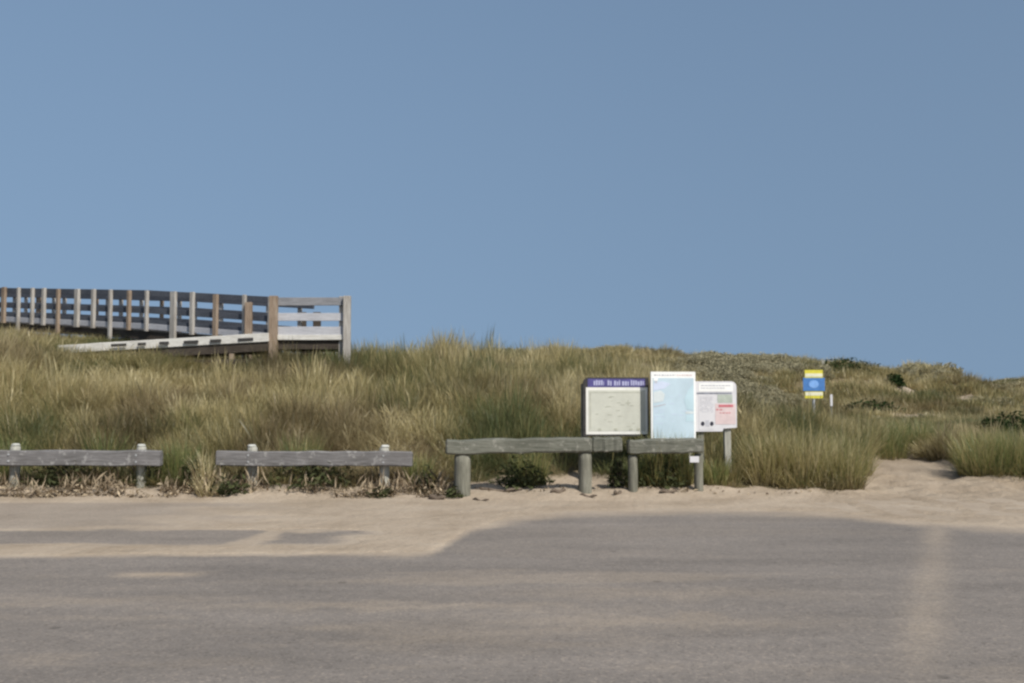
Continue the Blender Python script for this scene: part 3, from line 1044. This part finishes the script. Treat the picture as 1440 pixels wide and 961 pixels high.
# left: cream map in a dark frame with a purple header
YB = 16.05
e, ex, ey, wB = board_frame('information_board', 820, 913, YB, math.radians(3), 'wide notice board with cream map under a purple header, leftmost of the three boards')
zt, zb_, zh = gz(531, YB), gz(611, YB), gz(545, YB)
o = Vector((e.location.x, e.location.y, 0)) - ex * (wB / 2)
r_ = .09
m = MB()
arc = [(r_ - r_ * math.cos(t), zt - r_ + r_ * math.sin(t)) for t in [math.pi / 2 * k / 6 for k in range(7)]]
m.poly(o, ex, ey, [(0, zb_ - .03), (wB, zb_ - .03), (wB, zt)] + list(reversed(arc)), -.05, 0)
m.build('back_panel', MAT['dark'], e)
m = MB(); m.quadz(o, ex, ey, .075, zh + .004, wB - .06, zt - .022, .006)
hd = m.build('header', MAT['purple'], e)
m = MB()
o2 = o + ey * .006
for x0, x1 in ((.17, .335), (.395, .465), (.50, .60), (.63, .74), (.77, .985)):
    x = x0
    while x < x1 - .01:
        w = random.uniform(.022, .034)
        zz = (zh + zt) / 2 - .052 + random.uniform(0, .008)
        m.quadz(o2, ex, ey, x, zz, min(x + w, x1), zz + random.uniform(.062, .085), .003)
        x += w + .011
m.build('lettering', MAT['lav'], hd)
m = MB(); m.quadz(o, ex, ey, .045, zb_, wB - .022, zh, .006)
ms = m.build('map_margin', MAT['creamedge'], e)
m = MB(); m.quadz(o + ey * .006, ex, ey, .085, zb_ + .05, wB - .06, zh - .045, .003)
mm = m.build('map_sheet', MAT['cream'], e)
m = MB()
ob = o + ey * .009
for (x0, z0, x1, z1) in ((.11, zb_ + .09, .122, zh - .08), (.11, zh - .085, wB - .09, zh - .076), (wB - .12, zb_ + .08, wB - .112, zh - .09)):
    m.quadz(ob, ex, ey, x0, z0, x1, z1, .0025)
cxr, czr = .725, gz(567, YB)
m.quadz(ob, ex, ey, cxr - .008, czr - .04, cxr + .008, czr + .04)
m.quadz(ob, ex, ey, cxr - .04, czr - .007, cxr - .009, czr + .007)
m.quadz(ob, ex, ey, cxr + .009, czr - .007, cxr + .04, czr + .007)
for k in range(16):
    x0 = random.uniform(.15, wB - .2); z0 = random.uniform(zb_ + .1, zh - .12)
    m.quadz(ob, ex, ey, x0, z0, x0 + random.uniform(.02, .08), z0 + .009)
for x0 in (.24, .50, .74, .86):
    m.quadz(ob, ex, ey, x0, zb_ + .06, x0 + .05, zb_ + .095)
m.build('map_print', MAT['mapline'], e)
for xx in (.03, wB - .045):
    p = o + ex * xx - ey * .11
    m = MB(); m.beam((p.x, p.y, hz(p.x, p.y) - .3), (p.x, p.y, zt - .1), .1, .1, .008, 4, .002, up=(0, 1, 0))
    m.build('post', MAT['post_moss'], e)

# middle: tall pale blue map
YM = 15.93
e, ex, ey, wM = board_frame('information_board', 915, 979.5, YM, math.radians(10), 'tall pale blue map board between the two other boards')
zt, zb_ = gz(523, YM), gz(617, YM)
o = Vector((e.location.x, e.location.y, 0)) - ex * (wM / 2)
m = MB(); m.quadz(o - ey * .025, ex, ey, 0, zb_, wM, zt, .025); m.build('back_panel', MAT['white'], e)
m = MB(); m.quadz(o, ex, ey, .03, zb_ + .01, wM - .03, zt - .10, .004); m.build('map_sheet', MAT['blue'], e)
o1 = o + ey * .004
m = MB()
m.poly(o1, ex, ey, [(wM - .035, zt - .2), (wM - .035, zt - .62), (wM - .15, zt - .60), (wM - .19, zt - .45), (wM - .13, zt - .3)][::-1], 0, .003)
m.poly(o1, ex, ey, [(wM - .035, zt - .68), (wM - .035, zt - .80), (wM - .17, zt - .79), (wM - .16, zt - .70)][::-1], 0, .003)
m.build('map_water', MAT['bluec'], e)
m = MB()
m.poly(o1, ex, ey, [(.04, zt - .19), (.18, zt - .15), (.33, zt - .19), (.22, zt - .27), (.04, zt - .30)][::-1], 0, .003)
m.build('map_tint', MAT['bluel'], e)
m = MB()
m.poly(o1, ex, ey, [(.04, zt - .33), (.16, zt - .30), (.23, zt - .36), (.20, zt - .47), (.04, zt - .50)][::-1], 0, .003)
m.build('map_land', MAT['ivory'], e)
m = MB(); m.quadz(o1, ex, ey, wM - .17, zt - .67, wM - .04, zt - .635, .003); m.build('map_label', MAT['ivory'], e)
m = MB(); m.quadz(o1, ex, ey, .045, zt - .145, .115, zt - .105, .003); m.build('emblem_ground', MAT['white'], e)
m = MB()
m.quadz(o1, ex, ey, .065, zt - .185, .10, zt - .15, .003)
m.build('emblem', MAT['inkl'], e)
m = MB()
m.poly(o1, ex, ey, [(.04, zt - .565), (.14, zt - .55), (.24, zt - .525), (.24, zt - .512), (.13, zt - .532), (.04, zt - .55)], 0, .003)
m.build('map_print', MAT['inkl'], e)
m = MB()
for k in range(9):
    z0 = zt - .60 - k * .028
    marks(m, o1, ex, ey, .05, .22, z0, .008, .7)
for k in range(7):
    x0 = random.uniform(.26, wM - .2); z0 = zt - random.uniform(.25, .85)
    m.quadz(o1, ex, ey, x0, z0, x0 + random.uniform(.03, .09), z0 + .008, .0025)
m.build('small_print', MAT['bluel'], e)
m = MB(); marks(m, o, ex, ey, .05, wM * .55, zt - .065, .022, .9, word=(.02, .05), gap=.012); m.build('title', MAT['inkl'], e)
m = MB(); marks(m, o, ex, ey, wM * .58, wM - .05, zt - .065, .022, .9, word=(.02, .05), gap=.012); m.build('title_note', MAT['pink'], e)
for xx in (.09, wM - .06):
    p = o + ex * xx - ey * .075
    m = MB(); m.beam((p.x, p.y, hz(p.x, p.y) - .3), (p.x, p.y, zt - .12), .09, .09, .006, 4, .002, up=(0, 1, 0))
    m.build('post', MAT['post_pale'], e)
# pale collar on the right post under the rail is a marker board
# right: grey white notice with rounded corner
YN = 16.06
e, ex, ey, wN = board_frame('information_board', 976, 1037, YN, math.radians(6), 'greyish white notice board with rounded right corner and red print, rightmost of the three boards')
zt, zb_ = gz(536.5, YN), gz(607, YN)
o = Vector((e.location.x, e.location.y, 0)) - ex * (wN / 2)
r_ = .09
arc = [(wN - r_ + r_ * math.sin(t), zt - r_ + r_ * math.cos(t)) for t in [math.pi / 2 * k / 6 for k in range(7)]]
m = MB()
m.poly(o, ex, ey, [(0, zb_), (wN * .66, zb_), (wN * .68, zb_ + .045), (wN, zb_ + .06)] + list(reversed(arc)) + [(0, zt)], -.04, 0)
m.build('back_panel', MAT['notice'], e)
m = MB(); m.quadz(o, ex, ey, .075, zt - .165, wN - .06, zt - .03, .004); m.build('header', MAT['white'], e)
o1 = o + ey * .004
m = MB()
marks(m, o1, ex, ey, .11, wN - .1, zt - .075, .018, 1, word=(.03, .06), gap=.012)
marks(m, o1, ex, ey, .11, wN - .2, zt - .115, .014, .9, word=(.02, .05), gap=.01)
m.build('header_print', MAT['inkl'], e)
m = MB(); m.quadz(o, ex, ey, .04, zt - .205, wN - .08, zt - .18, .004); m.build('divider', MAT['ink'], e)
m = MB(); m.quadz(o, ex, ey, .07, zb_ + .03, .33, zt - .22, .004); m.build('text_sheet', MAT['notice'], e)
m = MB()
for k in range(11):
    marks(m, o1, ex, ey, .09, .31, zt - .255 - k * .024, .009, .85, word=(.015, .05), gap=.01)
m.build('small_print', MAT['inkl'], e)
m = MB()
for cx in (.135, .285):
    m = MB()
    pts = [(cx + .031 * math.cos(t), zb_ + .125 + .036 * math.sin(t)) for t in [2 * math.pi * k / 14 for k in range(14)]]
    m.poly(o1, ex, ey, pts, 0, .003)
    m.build('black_symbol', MAT['black'], e)
m = MB(); m.quadz(o1, ex, ey, .18, zb_ + .08, .242, zb_ + .18, .003); m.build('grey_symbol', MAT['inkl'], e)
m = MB(); m.quadz(o, ex, ey, .385, zt - .345, wN - .07, zt - .215, .004); m.build('picture', MAT['sage'], e)
m = MB(); m.quadz(o, ex, ey, .345, zb_ + .115, wN - .02, zt - .36, .004); m.build('warning_sheet', MAT['pink'], e)
m = MB()
m.quadz(o1, ex, ey, .40, zt - .415, wN - .06, zt - .375, .003)
marks(m, o1, ex, ey, .36, wN - .1, zt - .465, .022, .8, word=(.02, .05), gap=.018)
marks(m, o1, ex, ey, .42, wN - .1, zt - .515, .016, .8, word=(.02, .05), gap=.018)
m.build('red_print', MAT['red'], e)
for xx, mt in ((.12, 'post_moss'), (wN - .13, 'post_pale')):
    p = o + ex * xx - ey * .1
    m = MB(); m.beam((p.x, p.y, hz(p.x, p.y) - .3), (p.x, p.y, zt - .12), .105, .105, .008, 4, .002, up=(0, 1, 0))
    m.build('post', MAT[mt], e)

# ------------------------------------------------------------------ blue and yellow sign beyond
YS = 30.0
e, ex, ey, wS = board_frame('warning_sign', 1132.5, 1158.5, YS, math.radians(4), 'small yellow and blue sign on a grey post out among the dunes', 'sign')
del e['group']
zz = lambda py: gz(py, YS)
o = Vector((e.location.x, e.location.y, 0)) - ex * (wS / 2)
m = MB(); m.quadz(o - ey * .02, ex, ey, 0, zz(560.5), wS, zz(520.5), .02); m.build('sign_plate', MAT['yellow'], e)
for y0, y1 in ((530, 525.5), (556.5, 551.5)):
    m = MB(); m.quadz(o, ex, ey, .012, zz(y0), wS - .012, zz(y1), .004); m.build('cream_band', MAT['scream'], e)
m = MB(); m.quadz(o + ey * .006, ex, ey, -.06, zz(550), wS + .05, zz(531.5), .012); bp = m.build('blue_panel', MAT['sblue'], e)
m = MB()
oo = o + ey * .018
pts = [(wS * .48 + .15 * math.cos(t), zz(540.5) + .12 * math.sin(t)) for t in [2 * math.pi * k / 16 for k in range(16)]]
m.poly(oo, ex, ey, pts, 0, .004); m.build('panel_print', MAT['sbluel'], bp)
p = o + ex * (wS * .5) - ey * .055
m = MB(); m.log((p.x, p.y, hz(p.x, p.y) - .4), (p.x, p.y, zz(524)), .045, .045, 10, 0, .2); m.build('post', MAT['galv'], e, True)


def marker(px, Y, ytop, w, label, mat, hgt=None):
    x = px_ground(px, Y)
    zt = gz(ytop, Y)
    z0 = hz(x, Y) if hgt is None else zt - hgt
    e = empty('marker_post', (x, Y, hz(x, Y)))
    m = MB(); m.beam((x, Y, hz(x, Y) - .2), (x, Y, zt - .12), w, w * .6, .01, 1, 0, up=(0, 1, 0)); m.build('stake', MAT['post_moss'], e)
    m = MB(); m.beam((x, Y - w * .35, zt - .36), (x, Y - w * .35, zt), w * 1.25, .02, .004, 1, 0, up=(0, 1, 0)); m.build('marker_plate', MAT[mat], e)
    tag(e, label, 'marker post')


marker(1168, 31, 555, .06, 'thin pale marker post just right of the blue and yellow sign', 'notice')
marker(1157, 54, 507, .13, 'tiny pale post on the skyline above the blue and yellow sign', 'post_pale')

# ------------------------------------------------------------------ boardwalk
bw = empty('boardwalk', (-8.0, 25.5, hz(-8.0, 25.5)))
tag(bw, 'weathered timber boardwalk with post and rail sides, turning back above the dune grass', 'boardwalk')


def bwb(m, name, mat, smooth=False):
    return m.build(name, MAT[mat], bw, smooth)


# upper run: from the landing back up to the left; nodes give the near rail line (x, y) and deck height
LN = [at(388, 418, 24.75), at(212, 408.5, 26.9), at(0, 405, 31.6), at(-170, 404, 35.5)]
RH = 1.06
near = [Vector((p.x, p.y, p.z)) for p in LN]                       # top of the near railing


def along(line, s):
    tot = 0
    for a_, b_ in zip(line, line[1:]):
        L = (b_ - a_).length
        if s <= tot + L:
            return a_ + (b_ - a_) * ((s - tot) / L), (b_ - a_).normalized()
        tot += L
    return line[-1], (line[-1] - line[-2]).normalized()


def length(line):
    return sum((b_ - a_).length for a_, b_ in zip(line, line[1:]))


back_off = Vector((.62, 1.45, 0)).normalized() * 1.65
far_ = [p + back_off for p in near]
for line, tone, ph in ((near, 'bw_dark', 0.0), (far_, 'bw_dark', .45)):
    boards = ((-.08, .16, tone), (-.555, .15, tone), (-.885, .14, tone)) if line is near else ((-.09, .17, tone), (-.42, .15, tone), (-.75, .15, tone))
    for dz, h, tn in boards:
        m = MB()
        for a_, b_ in zip(line, line[1:]):
            d_ = (b_ - a_).normalized()
            m.beam(a_ + Vector((0, 0, dz)), b_ + Vector((0, 0, dz)) - d_ * .004, .045, h, .005, 4, .002)
        bwb(m, 'rail', tn)
    m = MB()
    for a_, b_ in zip(line, line[1:]):
        d_ = (b_ - a_).normalized()
        m.beam(a_ + Vector((0, 0, -.985)), b_ + Vector((0, 0, -.985)) - d_ * .004, .09, .15, .006, 4, .002)
    bwb(m, 'kerb', 'bw_panel' if line is near else 'bw_rail')
    s = ph + .1
    Lt = length(line)
    k = 0
    while s < Lt:
        p, d_ = along(line, s)
        n_ = Vector((d_.y, -d_.x, 0)).normalized()
        if n_.y > 0: n_ = -n_
        off = n_ * (.075 if line is near else -.075)
        brown = (k % 4 == 2)
        wide = .18 if k % 5 == 4 else random.uniform(.085, .135)
        m = MB()
        q = p + off
        zb0 = (hz(q.x, q.y) - .2) if (k % 3 == 1) else p.z - 1.12
        m.beam((q.x, q.y, zb0), (q.x, q.y, p.z + random.uniform(-.03, .02)), wide, .09, .006, 3, .002, up=(n_.x, n_.y, 0))
        bwb(m, 'post', 'bw_brown' if brown else 'bw_post')
        s += random.choice((.68, .85, 1.05)) + random.uniform(-.05, .05)
        k += 1
# deck of the upper run (planks in one mesh), its joists and fascia
m = MB()
Lt = length(near)
s = .1
off = back_off
while s < Lt - .1:
    p, d_ = along(near, s)
    c0 = p + Vector((0, 0, -1.10)); c1 = c0 + off
    m.beam(c0 + off * .02, c1 - off * .02, .135, .04, .004, 1, .001)
    s += .15
bwb(m, 'deck', 'bw_deck')
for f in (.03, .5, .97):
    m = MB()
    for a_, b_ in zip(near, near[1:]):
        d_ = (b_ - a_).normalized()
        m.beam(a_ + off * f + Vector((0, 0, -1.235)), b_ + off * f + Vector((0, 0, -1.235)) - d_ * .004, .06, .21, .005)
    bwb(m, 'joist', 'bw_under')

# landing
A = at(386, 418, 23.4); B = at(489, 418, 23.4)
lz = at(386, 480, 23.4).z            # bottom of the panel kerb
ztop = A.z
Bb = B + Vector((.25, 3.0, 0)); Ab = near[0] + back_off
m = MB()
y_ = 0.0
nb = 11
for k in range(nb):
    yy = A.y + .02 + 1.6 * (k + .5) / nb
    m.beam((A.x + .05, yy, lz + .04), (B.x - .02 - .28 * (k + .5) / nb, yy, lz + .04), .135, .04, .004)
bwb(m, 'landing_deck', 'bw_deck')
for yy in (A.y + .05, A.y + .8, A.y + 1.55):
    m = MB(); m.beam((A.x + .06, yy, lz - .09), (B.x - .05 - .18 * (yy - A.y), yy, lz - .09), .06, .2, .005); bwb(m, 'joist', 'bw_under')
# front panel
pw = [(ztop - .105, .19, 'bw_rail'), (ztop - .47, .185, 'bw_panel'), (ztop - .80, .20, 'bw_panel')]
for zc, h, mt in pw:
    m = MB(); m.beam((A.x + .06, A.y, zc), (B.x - .08, A.y, zc), .04, h, .005, 6, .002); bwb(m, 'panel_board', mt)
m = MB(); m.beam((A.x + .06, A.y - .01, lz + .085), (B.x - .08, A.y - .01, lz + .085), .09, .12, .006, 4, .002); bwb(m, 'kerb', 'bw_white')
for x0, w in ((428, .10), (446, .19)):
    q = at(x0, 430, 25.4)
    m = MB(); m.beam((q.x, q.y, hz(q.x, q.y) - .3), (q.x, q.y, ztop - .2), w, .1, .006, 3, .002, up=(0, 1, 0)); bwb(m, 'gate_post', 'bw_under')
for p, w, mt in ((A, .19, 'bw_brown'), (B, .17, 'bw_post'), (B + Vector((-.16, .12, 0)), .10, 'bw_post'), (B + Vector((-.30, 1.6, 0)), .13, 'bw_post'), (near[0] + Vector((-.75, .35, 0)), .17, 'bw_brown')):
    m = MB(); m.beam((p.x, p.y - .06, hz(p.x, p.y) - .3), (p.x, p.y - .06, ztop + .02), w, w * .8, .008, 4, .003, up=(0, 1, 0)); bwb(m, 'post', mt)
# right side and rear of the landing
for dz, h in ((-.075, .15), (-.375, .14), (-.645, .14)):
    m = MB(); m.beam((B.x - .02, B.y + .05, ztop + dz), (B.x - .30, B.y + 1.6, ztop + dz), .045, h, .005, 3, .002); bwb(m, 'rail', 'bw_rail')

# lower run: comes back to the left in front of the upper one
P0, P1 = at(378, 474.5, 23.25), at(112, 486.5, 23.6)
P2 = P1 + (P1 - P0) * .12 + Vector((0, .1, -.06))
m = MB(); m.beam(P0, P2, .10, .20, .008, 10, .004); kb = bwb(m, 'kerb', 'bw_white')
m = MB()
for px in (166, 200, 231, 268, 303, 344):
    t = (px - 378) / (112 - 378)
    c = P0 + (P1 - P0) * t + Vector((0, -.053, -.03))
    w = random.uniform(.12, .24)
    dv = (P1 - P0).normalized()
    m.beam(c - dv * w, c + dv * w * .6, .012, .07, .003)
bwb(m, 'drain_slot', 'dark')
m = MB()
L = (P2 - P0).length
s = .1
while s < L:
    c = P0 + (P2 - P0) * (s / L) + Vector((0, 0, -.11))
    m.beam(c + Vector((0, .03, 0)), c + Vector((.1, 1.35, 0)), .135, .04, .004)
    s += .15
bwb(m, 'ramp_deck', 'bw_deck')
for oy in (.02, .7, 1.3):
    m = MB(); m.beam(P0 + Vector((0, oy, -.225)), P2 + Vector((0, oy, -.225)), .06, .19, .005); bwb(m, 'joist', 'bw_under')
for s in (.9, 2.4, 3.9):
    for oy in (.06, 1.28):
        c = P0 + (P2 - P0) * (s / L)
        m = MB(); m.beam((c.x, c.y + oy, hz(c.x, c.y + oy) - .3), (c.x, c.y + oy, c.z - .33), .12, .12, .008, up=(0, 1, 0)); bwb(m, 'support_post', 'bw_brown')
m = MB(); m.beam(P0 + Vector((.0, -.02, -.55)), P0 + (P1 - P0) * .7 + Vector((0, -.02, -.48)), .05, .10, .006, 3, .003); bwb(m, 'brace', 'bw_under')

# ------------------------------------------------------------------ light, sky, camera
SUN_AZ = Vector((.60, -.80))
EL = math.radians(46)
sd = Vector((SUN_AZ.x * math.cos(EL), SUN_AZ.y * math.cos(EL), math.sin(EL))).normalized()
sl = bpy.data.lights.new('sun', 'SUN')
sl.energy = 3.3
sl.angle = math.radians(.5)
sl.color = (1, .955, .88)
so = bpy.data.objects.new('sun', sl)
C.objects.link(so)
so.rotation_euler = sd.to_track_quat('Z', 'Y').to_euler()

w = bpy.data.worlds.new('World')
scene.world = w
w.use_nodes = True
nt = w.node_tree
bg = nt.nodes['Background']
sky = nt.nodes.new('ShaderNodeTexSky')
sky.sky_type = 'NISHITA'
sky.sun_disc = False
sky.sun_elevation = EL
sky.sun_rotation = math.atan2(sd.x, sd.y)
sky.altitude = 0
sky.air_density = 1.0
sky.dust_density = 1.3
sky.ozone_density = .9
# the clear blue of this sky starts right at the horizon: read it from a little higher up
tcw = N(nt, 'ShaderNodeTexCoord').outputs['Generated']
sx = N(nt, 'ShaderNodeSeparateXYZ'); nt.links.new(tcw, sx.inputs[0])
zz_ = math_(nt, 'ADD', math_(nt, 'MULTIPLY', math_(nt, 'MAXIMUM', sx.outputs[2], 0.0), .17), .275)
cx = N(nt, 'ShaderNodeCombineXYZ')
nt.links.new(sx.outputs[0], cx.inputs[0]); nt.links.new(sx.outputs[1], cx.inputs[1]); nt.links.new(zz_, cx.inputs[2])
nrm = N(nt, 'ShaderNodeVectorMath', operation='NORMALIZE'); nt.links.new(cx.outputs[0], nrm.inputs[0])
nt.links.new(nrm.outputs[0], sky.inputs['Vector'])
nt.links.new(mixc(nt, 1.0, sky.outputs[0], (1.05, 1.045, 1.0), 'MULTIPLY'), bg.inputs[0])   # pale sea air
bg.inputs[1].default_value = .077

cam = bpy.data.cameras.new('camera')
cam.sensor_width = 36
cam.lens = 35.0
cam.clip_start = .1
cam.clip_end = 5000
co = bpy.data.objects.new('camera', cam)
C.objects.link(co)
co.location = (0, 0, EYE)
co.rotation_euler = (math.pi / 2 + PITCH, 0, 0)
scene.camera = co

scene.view_settings.view_transform = 'Standard'
scene.view_settings.look = 'None'
scene.view_settings.gamma = 1
scene.view_settings.use_curve_mapping = False
scene.view_settings.exposure = .46
scene.cycles.max_bounces = 6
scene.cycles.diffuse_bounces = 3
scene.cycles.filter_width = 2.5
